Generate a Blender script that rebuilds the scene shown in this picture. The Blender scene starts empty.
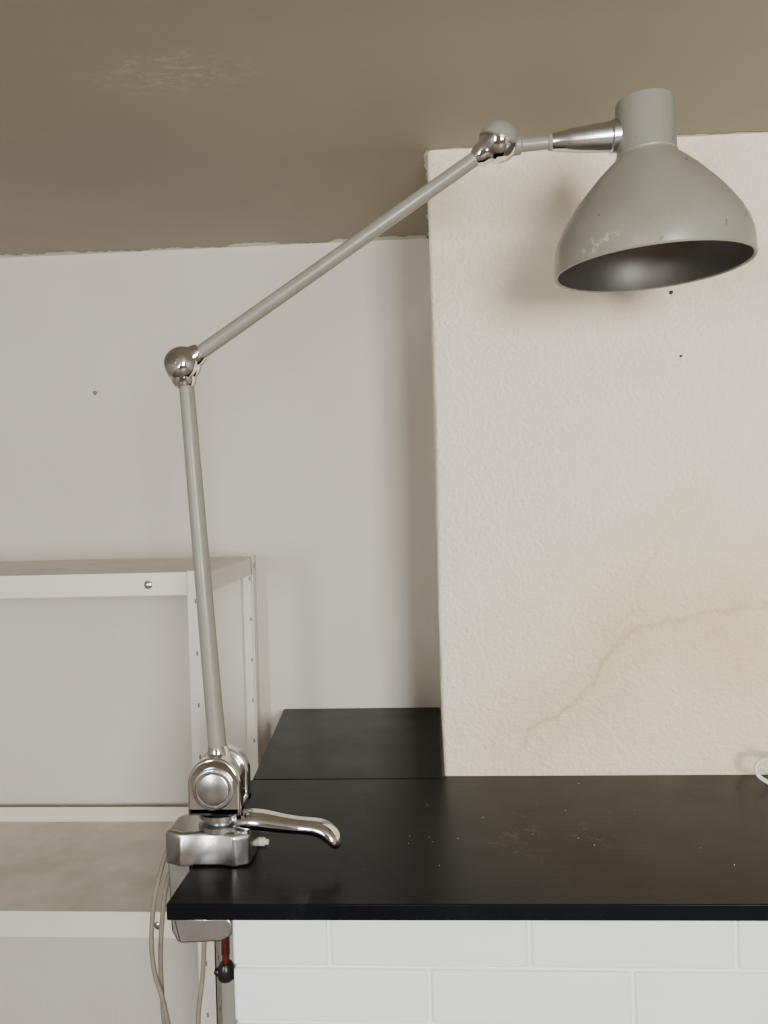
import bpy, bmesh, math, random
from mathutils import Matrix, Vector
random.seed(4)
scene=bpy.context.scene

# ------------------------------------------------------------------ materials
def new_mat(name):
    m=bpy.data.materials.new(name); m.use_nodes=True
    nt=m.node_tree; b=nt.nodes["Principled BSDF"]
    return m,nt,b
def N(nt,t,**kw):
    n=nt.nodes.new(t)
    for k,v in kw.items(): setattr(n,k,v)
    return n
def coords(nt,scale=(1,1,1)):
    tc=N(nt,'ShaderNodeTexCoord'); mp=N(nt,'ShaderNodeMapping')
    mp.inputs['Scale'].default_value=scale
    nt.links.new(tc.outputs['Object'],mp.inputs['Vector'])
    return mp.outputs['Vector']
def noise(nt,vec,scale,detail=4,rough=.5):
    n=N(nt,'ShaderNodeTexNoise'); n.inputs['Scale'].default_value=scale
    n.inputs['Detail'].default_value=detail; n.inputs['Roughness'].default_value=rough
    nt.links.new(vec,n.inputs['Vector']); return n.outputs['Fac']
def ramp(nt,fac,p0,p1,c0=(0,0,0,1),c1=(1,1,1,1)):
    r=N(nt,'ShaderNodeValToRGB'); e=r.color_ramp.elements
    e[0].position=p0; e[1].position=p1; e[0].color=c0; e[1].color=c1
    nt.links.new(fac,r.inputs['Fac']); return r.outputs['Color']
W=(1,1,1,1); B=(0,0,0,1)
def mix(nt,fac,a,b):
    m=N(nt,'ShaderNodeMix',data_type='RGBA')
    for v,i in ((fac,0),(a,6),(b,7)):
        if isinstance(v,(tuple,list)): m.inputs[i].default_value=(*v[:3],1)
        elif isinstance(v,(int,float)): m.inputs[i].default_value=v
        else: nt.links.new(v,m.inputs[i])
    return m.outputs[2]
def mth(nt,op,a,b=None,clamp=False):
    m=N(nt,'ShaderNodeMath',operation=op); m.use_clamp=clamp
    for i,v in enumerate((a,b)):
        if v is None: continue
        if isinstance(v,(int,float)): m.inputs[i].default_value=v
        else: nt.links.new(v,m.inputs[i])
    return m.outputs[0]
def bump(nt,b,h,strength=.3,dist=.002):
    n=N(nt,'ShaderNodeBump'); n.inputs['Strength'].default_value=strength; n.inputs['Distance'].default_value=dist
    nt.links.new(h,n.inputs['Height']); nt.links.new(n.outputs['Normal'],b.inputs['Normal'])
def simple(name,col,rough=.5,metal=0,var=.0,vscale=30,bmp=0,bscale=80,col2=None):
    m,nt,b=new_mat(name); b.inputs['Roughness'].default_value=rough; b.inputs['Metallic'].default_value=metal
    v=coords(nt)
    c2=col2 or tuple(max(0,x*(1-var)) for x in col)
    nt.links.new(mix(nt,ramp(nt,noise(nt,v,vscale),.35,.7),col,c2),b.inputs['Base Color'])
    if bmp: bump(nt,b,noise(nt,v,bscale,6),bmp)
    return m
def sepxyz(nt,v):
    s=N(nt,'ShaderNodeSeparateXYZ'); nt.links.new(v,s.inputs[0]); return s.outputs
def ell(nt,u,w,cu,cw,ru,rw):
    a=mth(nt,'DIVIDE',mth(nt,'SUBTRACT',u,cu),ru); c=mth(nt,'DIVIDE',mth(nt,'SUBTRACT',w,cw),rw)
    return ramp(nt,mth(nt,'ADD',mth(nt,'MULTIPLY',a,a),mth(nt,'MULTIPLY',c,c)),.1,1.0,W,B)
def polydist(nt,x,z,pts):
    res=None
    for (ax,az),(bx,bz) in zip(pts,pts[1:]):
        dx,dz=bx-ax,bz-az; l2=dx*dx+dz*dz
        rx=mth(nt,'SUBTRACT',x,ax); rz=mth(nt,'SUBTRACT',z,az)
        t=mth(nt,'DIVIDE',mth(nt,'ADD',mth(nt,'MULTIPLY',rx,dx),mth(nt,'MULTIPLY',rz,dz)),l2,clamp=True)
        ex=mth(nt,'SUBTRACT',rx,mth(nt,'MULTIPLY',t,dx)); ez=mth(nt,'SUBTRACT',rz,mth(nt,'MULTIPLY',t,dz))
        d=mth(nt,'SQRT',mth(nt,'ADD',mth(nt,'MULTIPLY',ex,ex),mth(nt,'MULTIPLY',ez,ez)))
        res=d if res is None else mth(nt,'MINIMUM',res,d)
    return res

def wall_mat(name,c,c2,bs,bscale):
    m,nt,b=new_mat(name); v=coords(nt); b.inputs['Roughness'].default_value=.75
    base=mix(nt,ramp(nt,noise(nt,v,3,5),.3,.75),c,c2)
    nt.links.new(base,b.inputs['Base Color'])
    h=mth(nt,'ADD',mth(nt,'MULTIPLY',noise(nt,v,6,3),1.5),mth(nt,'MULTIPLY',noise(nt,v,bscale,5),.5))
    bump(nt,b,h,bs,.004); return m
M_wall=wall_mat('plaster_white',(.655,.632,.57),(.60,.575,.515),.40,70)
M_room=wall_mat('room_plaster_dim',(.30,.285,.26),(.26,.245,.22),.3,60)

# chimney breast: stippled plaster with damp tide marks
m,nt,b=new_mat('plaster_stippled'); v=coords(nt); b.inputs['Roughness'].default_value=.7
s=sepxyz(nt,v)
wx=mth(nt,'ADD',s[0],mth(nt,'MULTIPLY',mth(nt,'SUBTRACT',noise(nt,v,14,6,.6),.5),.07))
v3=coords(nt,(1,1,1.1))
wz=mth(nt,'ADD',s[2],mth(nt,'MULTIPLY',mth(nt,'SUBTRACT',noise(nt,v3,11,6,.6),.5),.07))
d1=polydist(nt,wx,wz,[(.150,.945),(.165,.985),(.23,1.022),(.29,1.068),(.325,1.137),(.39,1.185),(.49,1.20),(.64,1.225),(.80,1.22)])
d2=polydist(nt,wx,wz,[(.30,1.09),(.335,1.17),(.40,1.30),(.47,1.41)])
line=ramp(nt,d1,.0,.007,W,B); line2=ramp(nt,d2,.0,.006,W,B)
halo=ramp(nt,d1,.0,.13,W,B); halo2=ramp(nt,d2,.0,.08,W,B)
zone=ell(nt,wx,wz,.52,1.02,.52,.40)
fade=ramp(nt,noise(nt,v,7,3),.38,.62)
base=mix(nt,ramp(nt,noise(nt,v,3.5,4),.3,.7),(.89,.83,.69),(.87,.795,.645))
base=mix(nt,mth(nt,'MULTIPLY',mth(nt,'MULTIPLY',zone,ramp(nt,noise(nt,v,4,5,.6),.25,.7)),.85),base,(.80,.63,.37))
base=mix(nt,mth(nt,'MULTIPLY',halo,.42),base,(.76,.59,.34))
base=mix(nt,mth(nt,'MULTIPLY',halo2,.20),base,(.76,.59,.34))
base=mix(nt,mth(nt,'MULTIPLY',mth(nt,'MULTIPLY',line,mth(nt,'ADD',mth(nt,'MULTIPLY',fade,.5),.5)),.52),base,(.46,.33,.18))
base=mix(nt,mth(nt,'MULTIPLY',line2,.20),base,(.50,.37,.21))
nt.links.new(base,b.inputs['Base Color'])
h=mth(nt,'ADD',noise(nt,v,125,3,.5),mth(nt,'MULTIPLY',noise(nt,v,50,3),.45))
bump(nt,b,h,.55,.0065)
M_breast=m

# ceiling taupe paint
m,nt,b=new_mat('ceiling_taupe_paint'); v=coords(nt); b.inputs['Roughness'].default_value=.55
s=sepxyz(nt,v)
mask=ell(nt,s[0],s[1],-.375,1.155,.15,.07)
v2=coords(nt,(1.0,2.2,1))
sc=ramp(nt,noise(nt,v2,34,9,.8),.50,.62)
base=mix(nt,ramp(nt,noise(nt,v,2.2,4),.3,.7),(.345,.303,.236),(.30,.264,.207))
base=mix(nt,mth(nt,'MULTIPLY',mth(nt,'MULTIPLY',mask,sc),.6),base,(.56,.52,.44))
nt.links.new(base,b.inputs['Base Color']); bump(nt,b,noise(nt,v,40,5),.2,.003)
M_ceil=m

# black painted board
m,nt,b=new_mat('black_painted_board'); v=coords(nt); vs=coords(nt,(6,60,6)); s=sepxyz(nt,v)
base=mix(nt,ramp(nt,noise(nt,vs,1.3,6,.6),.3,.8),(.0018,.0019,.0032),(.0040,.0042,.0063))
scf=ramp(nt,noise(nt,v,45,8,.75),.54,.66)
patch=mth(nt,'ADD',mth(nt,'ADD',ell(nt,s[0],s[1],.12,1.19,.055,.11),ell(nt,s[0],s[1],.235,1.19,.045,.06)),mth(nt,'MULTIPLY',ramp(nt,noise(nt,v,6,3),.50,.70),.25),clamp=True)
base=mix(nt,mth(nt,'MULTIPLY',mth(nt,'MULTIPLY',patch,scf),.26),base,(.20,.195,.19))
vr=coords(nt,(90,5,1)); scr=ramp(nt,noise(nt,vr,2.2,3,.6),.69,.73)
base=mix(nt,mth(nt,'MULTIPLY',mth(nt,'MULTIPLY',scr,ramp(nt,noise(nt,v,4,2),.45,.6)),.18),base,(.2,.2,.2))
nt.links.new(base,b.inputs['Base Color'])
nt.links.new(ramp(nt,noise(nt,v,12,5),.3,.7,(.30,.30,.30,1),(.38,.38,.38,1)),b.inputs['Roughness'])
b.inputs['Specular IOR Level'].default_value=.16
b.inputs['Specular Tint'].default_value=(.76,.87,1,1)
bump(nt,b,noise(nt,vs,2,6),.12,.001)
M_black=m

M_brick=simple('white_painted_brick',(.84,.87,.91),.55,0,.04,8,.35,45)
M_shelf=simple('cream_enamel_steel',(.72,.695,.63),.35,0,.06,9,.03,60)
m,nt,b=new_mat('worn_shelf_deck'); v=coords(nt); b.inputs['Roughness'].default_value=.4
base=mix(nt,ramp(nt,noise(nt,v,7,7,.65),.40,.72),(.62,.59,.515),(.46,.41,.33))
nt.links.new(base,b.inputs['Base Color']); M_deck=m
M_chrome=simple('polished_chrome',(.78,.78,.785),.075,1,.08,60,.02,30)
M_alu=simple('cast_aluminium',(.54,.54,.55),.25,1,.18,35,.10,90)
M_satin=simple('satin_steel',(.66,.66,.65),.20,1,.12,60)
M_slot=simple('slot_shadow_grey',(.22,.21,.19),.6,0,.2)
m,nt,b=new_mat('grey_lamp_enamel'); v=coords(nt); s=sepxyz(nt,v)
base=mix(nt,ramp(nt,noise(nt,v,9,4),.3,.7),(.262,.258,.220),(.222,.218,.185))
rub=ramp(nt,noise(nt,v,22,7,.7),.60,.72)
base=mix(nt,mth(nt,'MULTIPLY',rub,.22),base,(.38,.37,.33))
grime=ramp(nt,noise(nt,v,7,7,.7),.50,.74)
base=mix(nt,mth(nt,'MULTIPLY',grime,.40),base,(.15,.14,.105))
rim=ell(nt,s[0],s[2],.228,1.742,.030,.016)
base=mix(nt,mth(nt,'MULTIPLY',mth(nt,'MULTIPLY',rim,ramp(nt,noise(nt,v,80,4,.6),.50,.58)),.6),base,(.50,.48,.43))
chip=ramp(nt,noise(nt,v,62,2,.5),.70,.715)
onshade=ramp(nt,s[0],.14,.16)
base=mix(nt,mth(nt,'MULTIPLY',mth(nt,'MULTIPLY',chip,mth(nt,'ADD',mth(nt,'MULTIPLY',onshade,.8),.2)),.75),base,(.10,.09,.07))
nt.links.new(base,b.inputs['Base Color']); bump(nt,b,noise(nt,v,90,3),.04,.001)
nt.links.new(ramp(nt,noise(nt,v,25,5),.3,.7,(.30,.30,.30,1),(.42,.42,.42,1)),b.inputs['Roughness'])
M_paint=m
M_inner=simple('shade_interior_aluminium',(.23,.22,.21),.46,.8,.15,25)
M_dark=simple('dark_recess',(.02,.02,.02),.6,0,.2)
M_knob=simple('black_bakelite',(.012,.012,.013),.3,0,.2)
M_red=simple('red_screw_paint',(.12,.018,.012),.4,.3,.4,80)
M_cable=simple('old_rubber_cable',(.22,.195,.145),.6,0,.2,60)
M_wcable=simple('white_cable',(.76,.74,.68),.45,0,.1)
M_plug=simple('ivory_plastic',(.75,.74,.66),.4,0,.1)
M_floor=simple('floor_boards',(.17,.13,.095),.5,0,.3,6,.1)
M_caulk=simple('white_filler',(.74,.71,.65),.8,0,.12,40,.5,90)
M_frame=simple('window_frame_paint',(.75,.75,.73),.4,0,.05)

# ------------------------------------------------------------------ mesh helpers
def finish(bm,name,mats,parent=None,bevel=0,smooth=False,seg=2,angle=40):
    me=bpy.data.meshes.new(name); bm.normal_update(); bm.to_mesh(me); bm.free()
    for mm in (mats if isinstance(mats,(list,tuple)) else [mats]): me.materials.append(mm)
    o=bpy.data.objects.new(name,me); bpy.context.collection.objects.link(o)
    if parent: o.parent=parent
    if bevel:
        md=o.modifiers.new('bevel','BEVEL'); md.width=bevel; md.segments=seg; md.limit_method='ANGLE'; md.angle_limit=math.radians(35)
    if smooth or bevel:
        for p in me.polygons: p.use_smooth=True
        try:
            me.set_sharp_from_angle(angle=math.radians(angle))
        except Exception: pass
    return o
def box(bm,x0,x1,y0,y1,z0,z1,mi=0):
    vs=[bm.verts.new((x,y,z)) for x in (x0,x1) for y in (y0,y1) for z in (z0,z1)]
    for q in ((0,1,3,2),(4,6,7,5),(0,4,5,1),(2,3,7,6),(0,2,6,4),(1,5,7,3)):
        f=bm.faces.new([vs[i] for i in q]); f.material_index=mi
    return vs
def prism(bm,pts,a0,a1,axis='Z',mi=0):
    def P(p,a): return (p[0],p[1],a) if axis=='Z' else (p[0],a,p[1])
    A=[bm.verts.new(P(p,a0)) for p in pts]; B_=[bm.verts.new(P(p,a1)) for p in pts]
    fs=[bm.faces.new(A),bm.faces.new(B_[::-1])]
    n=len(pts)
    for i in range(n): fs.append(bm.faces.new((A[i],B_[i],B_[(i+1)%n],A[(i+1)%n])))
    for f in fs: f.material_index=mi
    bmesh.ops.recalc_face_normals(bm,faces=fs)
def lathe(bm,prof,origin,direction,seg=48,mi=0,sq=None):
    d=Vector(direction).normalized(); q=d.to_track_quat('Z','Y').to_matrix(); o=Vector(origin)
    rings=[]
    for t,r in prof:
        if r<1e-6: rings.append([bm.verts.new(o+d*t)]); continue
        rings.append([bm.verts.new(o+q@Vector((r*math.cos(2*math.pi*i/seg),r*math.sin(2*math.pi*i/seg),t))) for i in range(seg)])
    fs=[]
    for A,C in zip(rings,rings[1:]):
        if len(A)==1 and len(C)==1: continue
        for i in range(seg):
            j=(i+1)%seg
            if len(A)==1: fs.append(bm.faces.new((A[0],C[j],C[i])))
            elif len(C)==1: fs.append(bm.faces.new((A[i],A[j],C[0])))
            else: fs.append(bm.faces.new((A[i],A[j],C[j],C[i])))
    for f in fs: f.material_index=mi
    return fs
def curve(name,pts,r,mat,parent=None,radii=None):
    cu=bpy.data.curves.new(name,'CURVE'); cu.dimensions='3D'; cu.bevel_depth=r; cu.bevel_resolution=5; cu.resolution_u=16; cu.use_fill_caps=True
    sp=cu.splines.new('BEZIER'); sp.bezier_points.add(len(pts)-1)
    for i,p in enumerate(pts):
        bp=sp.bezier_points[i]; bp.co=p; bp.handle_left_type=bp.handle_right_type='AUTO'
        if radii: bp.radius=radii[i]
    cu.materials.append(mat)
    o=bpy.data.objects.new(name,cu); bpy.context.collection.objects.link(o)
    if parent: o.parent=parent
    return o
def empty(name,loc=(0,0,0)):
    e=bpy.data.objects.new(name,None); bpy.context.collection.objects.link(e); return e

# ------------------------------------------------------------------ room shell
ZC=2.064; YB=1.94; YR=-2.3; XL=-2.1; XR=2.1; YF=1.457; XB=.010
bm=bmesh.new(); box(bm,XL-.1,XR+.1,YR-.1,YB+.1,-.1,0); finish(bm,'floor',M_floor)
bm=bmesh.new(); box(bm,XL-.1,XR+.1,YR-.1,YB+.1,ZC,ZC+.1); finish(bm,'ceiling',M_ceil)
bm=bmesh.new(); box(bm,XL-.1,XR+.1,YB,YB+.1,0,ZC); finish(bm,'wall_back',M_wall)
bm=bmesh.new(); box(bm,XL-.1,XL,YR,YB,0,ZC); finish(bm,'wall_left',M_room)
bm=bmesh.new(); box(bm,XR,XR+.1,YR,YB,0,ZC); finish(bm,'wall_right',M_room)
bm=bmesh.new()
n=60
L=[];Rr=[];K=[]
for i in range(n+1):
    z=ZC*i/n
    w=.0018*math.sin(z*9)+random.uniform(-.0008,.0008)
    L.append(bm.verts.new((XB+w,YF+.006,z))); Rr.append(bm.verts.new((XR,YF,z)))
    K.append((bm.verts.new((XB+w+.006,YF,z)),bm.verts.new((XB,YB,z))))
for i in range(n):
    bm.faces.new((K[i][0],Rr[i],Rr[i+1],K[i+1][0]))
    bm.faces.new((L[i],K[i][0],K[i+1][0],L[i+1]))
    bm.faces.new((K[i][1],L[i],L[i+1],K[i+1][1]))
finish(bm,'wall_chimney_breast',M_breast,smooth=True,angle=60)
WZ0,WZ1=.85,1.98
WIN=[(-1.85,-1.30),(.45,1.35)]
bm=bmesh.new()
xs=[XL-.1,WIN[0][0],WIN[0][1],WIN[1][0],WIN[1][1],XR+.1]
for a,c in ((0,1),(2,3),(4,5)): box(bm,xs[a],xs[c],YR-.1,YR,0,ZC)
for a,c in WIN: box(bm,a,c,YR-.1,YR,0,WZ0); box(bm,a,c,YR-.1,YR,WZ1,ZC)
finish(bm,'wall_front',M_room)
for i,(a,c) in enumerate(WIN):
    bm=bmesh.new()
    for x in ((a,(a+c)/2-.02,c-.04) if i else (a,c-.04)): box(bm,x,x+.04,YR-.06,YR-.02,WZ0,WZ1)
    box(bm,a,c,YR-.061,YR-.019,WZ0,WZ0+.05); box(bm,a,c,YR-.061,YR-.019,WZ1-.05,WZ1)
    finish(bm,'window_%d'%(i+1),M_frame,bevel=.004)

def ragged(name,p0,p1,wdir,wmin,wmax,off,n=120,mat=M_caulk):
    bm=bmesh.new(); p0=Vector(p0);p1=Vector(p1);wd=Vector(wdir);of=Vector(off)
    A=[];C=[];w=(wmin+wmax)/2
    for i in range(n+1):
        w+=random.uniform(-1,1)*(wmax-wmin)*.35; w=min(max(w,wmin),wmax)
        p=p0.lerp(p1,i/n)+of
        A.append(bm.verts.new(p)); C.append(bm.verts.new(p+wd*w))
    for i in range(n): bm.faces.new((A[i],A[i+1],C[i+1],C[i]))
    bmesh.ops.recalc_face_normals(bm,faces=bm.faces[:])
    return finish(bm,name,mat)
ragged('trim_1',(-1.8,YB,ZC),(XB,YB,ZC),(0,-1,0),.002,.028,(0,0,-.0008),260)
ragged('trim_2',(XB,YF,ZC),(1.5,YF,ZC),(0,-1,0),.000,.010,(0,0,-.0008),160)
ragged('trim_3',(XB,YB,ZC),(XB,YF,ZC),(-1,0,0),.000,.008,(0,0,-.0008),60)

bm=bmesh.new(); lathe(bm,[(0,.0035),(.010,.003),(.011,.005),(.013,.004),(.0135,0)],(-.847,YB,1.709),(.35,-1,.2),16)
finish(bm,'wall_screw',M_slot,smooth=True)
bm=bmesh.new()
lathe(bm,[(0,.0035),(.005,.003),(.006,0)],(.445,YF,1.783),(0,-1,0),12)
lathe(bm,[(0,.0024),(.004,.002),(.005,0)],(.460,YF,1.667),(0,-1,0),12)
finish(bm,'wall_nail',M_dark,smooth=True)

# ------------------------------------------------------------------ counter
CT=.900; TH=.0215
bm=bmesh.new()
prism(bm,[(-.358,.988),(XR,1.012),(XR,YF-.001),(XB-.002,YF-.001),(XB-.002,1.441),(-.351,1.441)],CT-TH,CT)
prism(bm,[(-.349,1.4422),(XB-.0035,1.4422),(XB-.0035,YB-.001),(-.384,YB-.001)],CT-TH,CT+.0005)
finish(bm,'countertop',M_black,bevel=.0013)
bx0=-.278; by=1.012; course=.075; bl=.262
bm=bmesh.new()
box(bm,bx0+.002,XR-.01,by+.0045,YF-.02,0,CT-TH-.002)
r=0; zt=CT-TH-.001
while zt>.02:
    zb=max(zt-course,0)
    x=bx0-(0 if r%2 else bl/2)
    while x<XR-.02:
        a=max(x,bx0); c=min(x+bl-.005,XR-.01)
        if c-a>.02:
            j=random.uniform(-.0010,.0010)
            box(bm,a,c,by+j,by+.03,zb+.004,zt-.0005)
        x+=bl
    zt-=course; r+=1
finish(bm,'brick_base',M_brick,bevel=.0035,seg=3)

bm=bmesh.new()
for _ in range(20):
    x=random.gauss(.13,.14); y=random.gauss(1.20,.09); r=random.uniform(.0003,.0008)
    if not(-.2<x<.5 and 1.02<y<1.42): continue
    bmesh.ops.create_icosphere(bm,subdivisions=1,radius=r,matrix=Matrix.Translation((x,y,CT+r)))
finish(bm,'plaster_crumbs',M_caulk)

# ------------------------------------------------------------------ steel shelf
bm=bmesh.new()
SX0,SX1=-1.40,-.437; SY0,SY1=1.470,1.900
t=.002
def shelf(z,back=0,lip=.047):
    box(bm,SX0,SX1-.002,SY0+.002,SY1-.002,z-.003,z,1)
    box(bm,SX0,SX1-.036,SY0,SY0+t,z-lip,z+.0005)
    box(bm,SX0,SX1,SY1-t,SY1,z-lip,z+back)
    for x in (SX0,SX1-.004-t): box(bm,x,x+t,SY0+.002,SY1-.002,z-lip,z+.001)
shelf(1.290,0,.043); shelf(.632,.036,.05)
for x,sgn in ((SX1,-1),(SX0,1)):
    for y,s2 in ((SY0-.003,1),(SY1+.001,-1)):
        x0,x1=sorted((x,x+sgn*.034)); box(bm,x0,x1,min(y,y+t),max(y,y+t),0,1.293)
        x0,x1=sorted((x,x+sgn*t)); y0,y1=sorted((y,y+s2*.034)); box(bm,x0,x1,y0,y1,0,1.293)
box(bm,SX1-.030,SX1,SY1-.006,SY1-.004,0,1.293)
z=.03
while z<1.28:
    box(bm,SX1-.0205,SX1-.0165,SY0-.0035,SY0-.0028,z,z+.009,2)
    box(bm,SX1-.0165,SX1-.0125,SY1-.0066,SY1-.0058,z,z+.009,2)
    box(bm,SX1-.0002,SX1+.0004,SY0+.014,SY0+.018,z,z+.009,2)
    z+=.1
shelfo=empty('steel_shelf_unit')
finish(bm,'shelf_frame',[M_shelf,M_deck,M_slot],parent=shelfo)
bm=bmesh.new()
for x,z in ((-.548,1.268),(-1.05,1.268),(-.548,.607)):
    lathe(bm,[(0,.0085),(.0015,.0085),(.002,.0065),(.005,.006),(.0062,.003),(.0063,0)],(x,SY0,z),(0,-1,0),20)
for y in (1.49,1.88):
    lathe(bm,[(0,.006),(.003,.006),(.004,0)],(SX1,y,1.268),(1,0,0),6)
finish(bm,'bolts',M_satin,parent=shelfo,smooth=True)

# ------------------------------------------------------------------ clamp lamp
lamp=empty('clamp_arm_lamp')
LY=1.125
k=LY/1.1
def T(x,z): return Vector((x*k,LY,1.417+(z-1.417)*k))
A0=T(-.314,1.030); A1=T(-.346,1.596); E=T(-.350,1.619); J=T(.106,1.912)
d=(A1-A0)
bm=bmesh.new(); lathe(bm,[(0,.0135),(d.length*.5,.0122),(d.length,.0110)],A0,d,32)
finish(bm,'lower_arm',M_paint,parent=lamp,smooth=True)
u=(J-E); ul=u.length; un=u.normalized()
bm=bmesh.new(); lathe(bm,[(.022,.0105),(ul-.02,.0103)],E,u,32)
finish(bm,'upper_arm',M_paint,parent=lamp,smooth=True)
bm=bmesh.new()
def ball(bm,c,r,axis,mi=0,groove=True,flat=.86):
    pr=[(-r*flat,0),(-r*flat,r*.40),(-r*flat+.001,r*.46)]
    for i in range(3,29):
        a=-math.pi/2+math.pi*i/31.0
        y=r*math.sin(a); rr=r*math.cos(a)
        if abs(y)>=r*flat-.001: continue
        if groove and abs(y)<r*.06: rr-=.0012
        pr.append((y,rr))
    pr+=[(r*flat-.001,r*.46),(r*flat,r*.40),(r*flat,0)]
    lathe(bm,pr,c,axis,48,mi)
ball(bm,E,.0275,(-.35,-1,.25))
lathe(bm,[(.014,.0175),(.026,.0165),(.034,.0135),(.0345,.0105)],E,u,32)
dn=(A0-A1)
lathe(bm,[(.014,.0190),(.026,.0180),(.032,.0145),(.0325,.0105)],E,dn,32)
bmesh.ops.recalc_face_normals(bm,faces=bm.faces[:])
finish(bm,'elbow_joint',M_chrome,parent=lamp,smooth=True)
bm=bmesh.new(); ea=Vector((-.35,-1,.25)).normalized(); c=E+ea*.0237; lathe(bm,[(0,.009),(.0012,.009),(.0018,.007),(.0018,0)],c,ea,24)
finish(bm,'elbow_screw',M_satin,parent=lamp,smooth=True)
bm=bmesh.new()
ax=Vector((-.42,.12,-1)).normalized()
r=.0285; pr=[]
for i in range(0,11):
    a=math.pi*i/10*.47; pr.append((r*math.cos(a),r*math.sin(a)))
lathe(bm,pr,J,ax,48,0)
lathe(bm,[(r*.08,r*1.03),(-.001,r*1.03)],J,ax,48,0)
pr=[(-.001,r*1.03)]
for i in range(0,13):
    a=math.pi/2*i/12; pr.append((-.001-r*.98*math.sin(a),r*1.0*math.cos(a)))
lathe(bm,pr,J,ax,48,1)
lathe(bm,[(-.042,.0103),(-.034,.0155),(-.020,.0165)],J,u,32,0)
bmesh.ops.recalc_face_normals(bm,faces=bm.faces[:])
finish(bm,'head_joint',[M_chrome,M_paint],parent=lamp,smooth=True)
H=T(.264,1.911)
N0=T(.122,1.905)
nd=H-N0; nl=nd.length
bm=bmesh.new()
lathe(bm,[(0,.013),(.014,.0125),(.016,.0092),(.052,.0088),(.053,.0105),(.058,.0112)],N0,nd,32,1)
lathe(bm,[(.056,.0100),(.060,.0120),(.088,.0160),(.118,.0190),(nl-.006,.0205),(nl-.004,.0225),(nl+.006,.0225)],N0,nd,40,0)
finish(bm,'neck_sleeve',[M_satin,M_paint],parent=lamp,smooth=True)
# shade
RC=T(.3115,1.727)
sax=Vector((-.035,-.030,1)).normalized()
out=[(0,.1380),(.008,.1390),(.022,.1386),(.036,.1368),(.050,.1325),(.065,.1250),(.080,.1155),(.096,.1040),(.112,.0905),(.126,.0780),(.138,.0665),(.148,.0560),(.155,.0480),(.1595,.0435),(.162,.0425),(.164,.0430),(.166,.0418),(.236,.0408),(.239,.0395),(.240,.0370),(.240,0)]
inn=[(.232,0),(.153,.036),(.146,.054),(.138,.063),(.126,.0745),(.112,.087),(.096,.1005),(.080,.1120),(.065,.1215),(.050,.1290),(.036,.1335),(.022,.1352),(.010,.1358),(0.001,.1345),(0,.1375)]
ks=k*.945
bm=bmesh.new()
lathe(bm,[(a*ks,c*ks) for a,c in out],RC,sax,96,0)
lathe(bm,[(a*ks,c*ks) for a,c in inn],RC,sax,96,1)
lathe(bm,[(-.0008,.1386*ks),(-.0008,.1362*ks),(.0015,.1352*ks),(.0015,.1396*ks),(-.0008,.1386*ks)],RC,sax,96,0)
bmesh.ops.recalc_face_normals(bm,faces=bm.faces[:])
finish(bm,'shade',[M_paint,M_inner],parent=lamp,smooth=True,angle=35)
bm=bmesh.new(); tp=RC+sax*.2405*ks+Vector((.018,-.012,.0))
lathe(bm,[(0,.005),(.003,.0045),(.004,0)],tp,sax,16)
lathe(bm,[(.155*ks,.019),(.13*ks,.017),(.122*ks,.022),(.11*ks,.022),(.108*ks,.0)],RC,sax,32)
finish(bm,'lamp_socket',M_inner,parent=lamp,smooth=True)

# base knuckle
K0=T(-.3140,1.021)
w=.0385
def arch(cx,cz,w,zb,n=20):
    return [(cx-w,zb)]+[(cx-w*math.cos(math.pi*i/n),cz+w*math.sin(math.pi*i/n)) for i in range(n+1)]+[(cx+w,zb)]
zb=.973
bm=bmesh.new()
prism(bm,arch(K0.x,K0.z+.006,w,zb),LY-.034,LY-.012,'Y')
prism(bm,arch(K0.x,K0.z+.006,w,zb),LY+.012,LY+.034,'Y')
prism(bm,[(K0.x-w,zb),(K0.x+w,zb),(K0.x+w,zb+.014),(K0.x-w,zb+.014)],LY-.034,LY+.034,'Y')
finish(bm,'base_fork',M_chrome,parent=lamp,bevel=.004,seg=4)
bm=bmesh.new()
prism(bm,arch(K0.x,K0.z+.008,.031,zb+.02),LY-.0115,LY+.0115,'Y')
lathe(bm,[(0,.0175),(.034,.0165),(.040,.0140)],K0+Vector((0,0,.012)),A1-A0,32)
finish(bm,'base_tongue',M_chrome,parent=lamp,bevel=.002)
bm=bmesh.new()
c=K0+Vector((0,-.034,0))
lathe(bm,[(-.001,.0300),(.003,.0298),(.004,.0285),(.004,.0265),(.0005,.0255),(.0005,.0235),(.0035,.0225),(.0042,.0210),(.0042,0)],c,(0,-1,0),56)
finish(bm,'base_pivot_disc',M_alu,parent=lamp,smooth=True)
bm=bmesh.new()
cx=K0.x+.002
lathe(bm,[(.945,0),(.945,.034),(.954,.034),(.956,.026),(.963,.026),(.964,.034),(.970,.034),(.972,.028),(.9735,.028)],(cx,LY,0),(0,0,1),48)
finish(bm,'swivel_collar',M_alu,parent=lamp,smooth=True)
bm=bmesh.new()
x0,x1=-.397,-.272; y0,y1=1.086,1.176
pl=[(x0,y0+.014),(x0+.026,y0+.002),(x0+.048,y0+.006),(x1-.040,y0+.006),(x1-.022,y0),(x1,y0+.010),(x1,y1-.02),(x1-.03,y1),(x0+.024,y1),(x0,y1-.022)]
pl2=[(x+(.003 if x<-.33 else -.003),y+(.004 if y<1.13 else -.004)) for x,y in pl]
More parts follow.
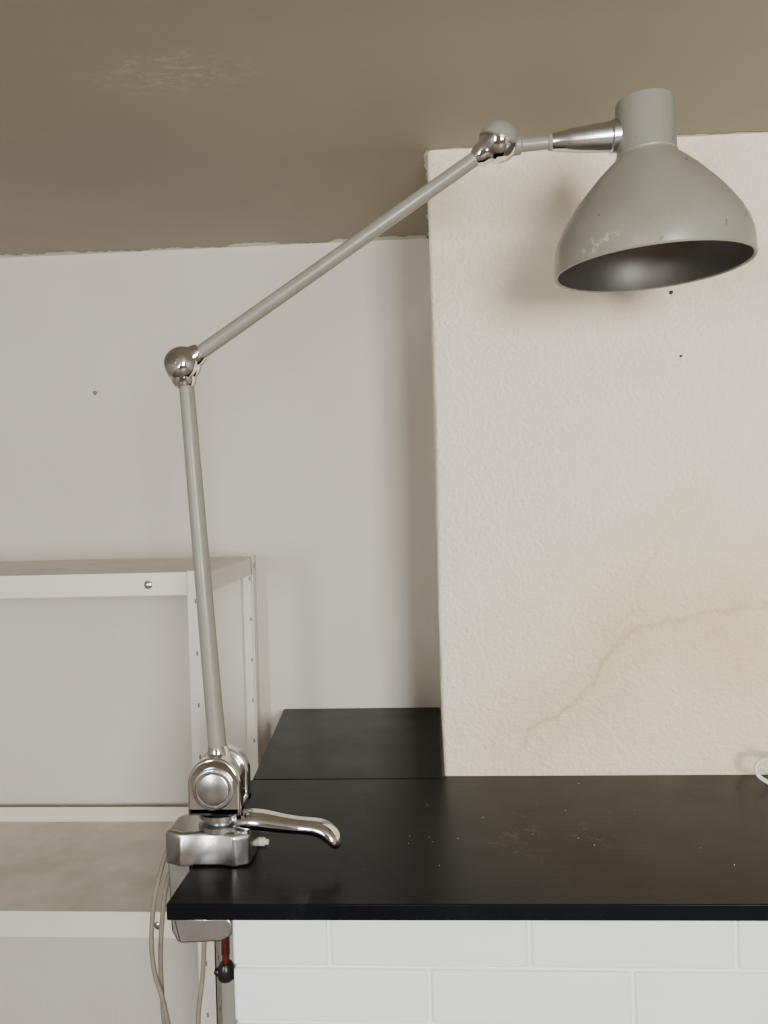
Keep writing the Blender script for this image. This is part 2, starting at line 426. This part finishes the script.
def loft(bm,sections):
    rings=[[bm.verts.new((x,y,z)) for x,y in p] for p,z in sections]
    n=len(rings[0]); fs=[bm.faces.new(rings[0]),bm.faces.new(rings[-1][::-1])]
    for A,C in zip(rings,rings[1:]):
        for i in range(n): fs.append(bm.faces.new((A[i],C[i],C[(i+1)%n],A[(i+1)%n])))
    bmesh.ops.recalc_face_normals(bm,faces=fs)
loft(bm,[(pl,.9008),(pl,.943),(pl2,.949)])
prism(bm,[(-.397,.925),(-.362,.925),(-.3615,.815),(-.366,.785),(-.385,.782),(-.394,.80)],1.105,1.160,'Y')
prism(bm,[(-.388,.822),(-.306,.822),(-.300,.812),(-.303,.797),(-.318,.788),(-.380,.785)],1.098,1.166,'Y')
finish(bm,'clamp_body',M_alu,parent=lamp,bevel=.003,seg=3)
bm=bmesh.new()
lathe(bm,[(0,.0055),(.140,.0055)],(-.322,1.132,.732),(0,0,1),20,0)
for i in range(30):
    z=.750+i*.0038
    lathe(bm,[(0,.0055),(.0015,.0066),(.003,.0055)],(-.322,1.132,z),(0,0,1),20,0)
finish(bm,'clamp_screw',M_red,parent=lamp,smooth=True)
bm=bmesh.new()
lathe(bm,[(0,0),(.001,.010),(.004,.0125),(.020,.0125),(.026,.009),(.027,0)],(-.322,1.132,.712),(0,0,1),24)
lathe(bm,[(-.018,0),(-.018,.004),(-.013,.0065),(.014,.0065),(.017,.0090),(.023,.0065),(.025,0)],(-.322,1.132,.722),(1,.1,-.25),16)
finish(bm,'clamp_knob',M_knob,parent=lamp,smooth=True)
bm=bmesh.new()
lathe(bm,[(0,0),(0,.017),(.004,.018),(.006,.010),(.008,0)],(-.322,1.132,.8695),(0,0,1),24)
finish(bm,'clamp_pad',M_alu,parent=lamp,smooth=True)
path=[(-.300,.958,.018,.012),(-.270,.962,.020,.0150),(-.245,.959,.019,.0140),(-.220,.956,.017,.0120),(-.195,.9545,.016,.0112),(-.175,.954,.017,.0120),(-.162,.950,.018,.0130),(-.152,.942,.018,.0125),(-.147,.932,.016,.009),(-.1455,.926,.011,.004)]
bm=bmesh.new(); rings=[]
P=[Vector((a[0]*1.0,1.112-.02*i/9,a[1])) for i,a in enumerate(path)]
for i,a in enumerate(path):
    tn=(P[min(i+1,len(P)-1)]-P[max(i-1,0)]).normalized(); side=Vector((0,1,0)); up=tn.cross(side).normalized(); side=up.cross(tn).normalized()
    rings.append([bm.verts.new(P[i]+side*a[2]*math.cos(th)+up*a[3]*math.sin(th)) for th in [2*math.pi*q/20 for q in range(20)]])
for A,C in zip(rings,rings[1:]):
    for i in range(20): bm.faces.new((A[i],A[(i+1)%20],C[(i+1)%20],C[i]))
bm.faces.new(rings[0]); bm.faces.new(rings[-1][::-1])
bmesh.ops.recalc_face_normals(bm,faces=bm.faces[:])
o=finish(bm,'clamp_lever',M_chrome,parent=lamp,smooth=True,angle=80)
md=o.modifiers.new('sub','SUBSURF'); md.levels=2; md.render_levels=2

curve('power_cable',[(-.385,1.18,.93),(-.412,1.19,.905),(-.440,1.19,.84),(-.453,1.185,.76),(-.450,1.18,.70),(-.435,1.18,.64),(-.40,1.2,.3),(-.41,1.22,.02)],.0038,M_cable,lamp)
curve('power_cable_strand',[(-.390,1.185,.925),(-.405,1.20,.89),(-.430,1.20,.83),(-.442,1.2,.76),(-.446,1.2,.66),(-.43,1.2,.5),(-.39,1.18,.40),(-.37,1.17,.5),(-.376,1.16,.62),(-.368,1.165,.70),(-.360,1.17,.79),(-.350,1.178,.83)],.0038,M_cable,lamp)
bm=bmesh.new()
lathe(bm,[(0,0),(0,.0055),(.001,.0062),(.010,.0062),(.011,.004),(.016,.004),(.016,0)],(-.275,1.160,CT+.0068),(1,-.1,0),20)
finish(bm,'cable_end_cap',M_plug,smooth=True)
pts=[(.90,1.40,.904),(.70,1.395,.904),(.605,1.39,.906),(.565,1.385,.915),(.553,1.39,.932),(.566,1.395,.947),(.592,1.40,.944),(.68,1.41,.91),(.92,1.42,.904)]
curve('white_cable_coil',pts,.0036,M_wcable)

# ------------------------------------------------------------------ light
def area(name,loc,rot,sx,sy,power,col):
    l=bpy.data.lights.new(name,'AREA'); l.shape='RECTANGLE'; l.size=sx; l.size_y=sy; l.energy=power; l.color=col
    o=bpy.data.objects.new(name,l); bpy.context.collection.objects.link(o); o.location=loc; o.rotation_euler=rot; return o
for (a,c),p in zip(WIN,(68,182)):
    area('window_daylight',((a+c)/2,YR-.09,(WZ0+WZ1)/2),(math.radians(90),0,0),c-a,WZ1-WZ0,p,(1,.98,.93))
w=bpy.data.worlds.new('world'); scene.world=w; w.use_nodes=True
bg=w.node_tree.nodes['Background']; sky=w.node_tree.nodes.new('ShaderNodeTexSky'); sky.sky_type='NISHITA'; sky.sun_disc=False; sky.sun_elevation=math.radians(35)
w.node_tree.links.new(sky.outputs[0],bg.inputs[0]); bg.inputs[1].default_value=.2

# ------------------------------------------------------------------ camera
R=Matrix.Rotation(math.radians(3.5),3,'Z')@Matrix.Rotation(math.radians(90-0.8),3,'X')@Matrix.Rotation(math.radians(-1.5),3,'Z')
cam=bpy.data.cameras.new('camera'); co=bpy.data.objects.new('camera',cam); bpy.context.collection.objects.link(co)
co.matrix_world=Matrix.Translation((0,0,1.417))@R.to_4x4()
cam.sensor_fit='VERTICAL'; cam.sensor_height=36; cam.lens=780/1024*36; cam.clip_start=.02
scene.camera=co
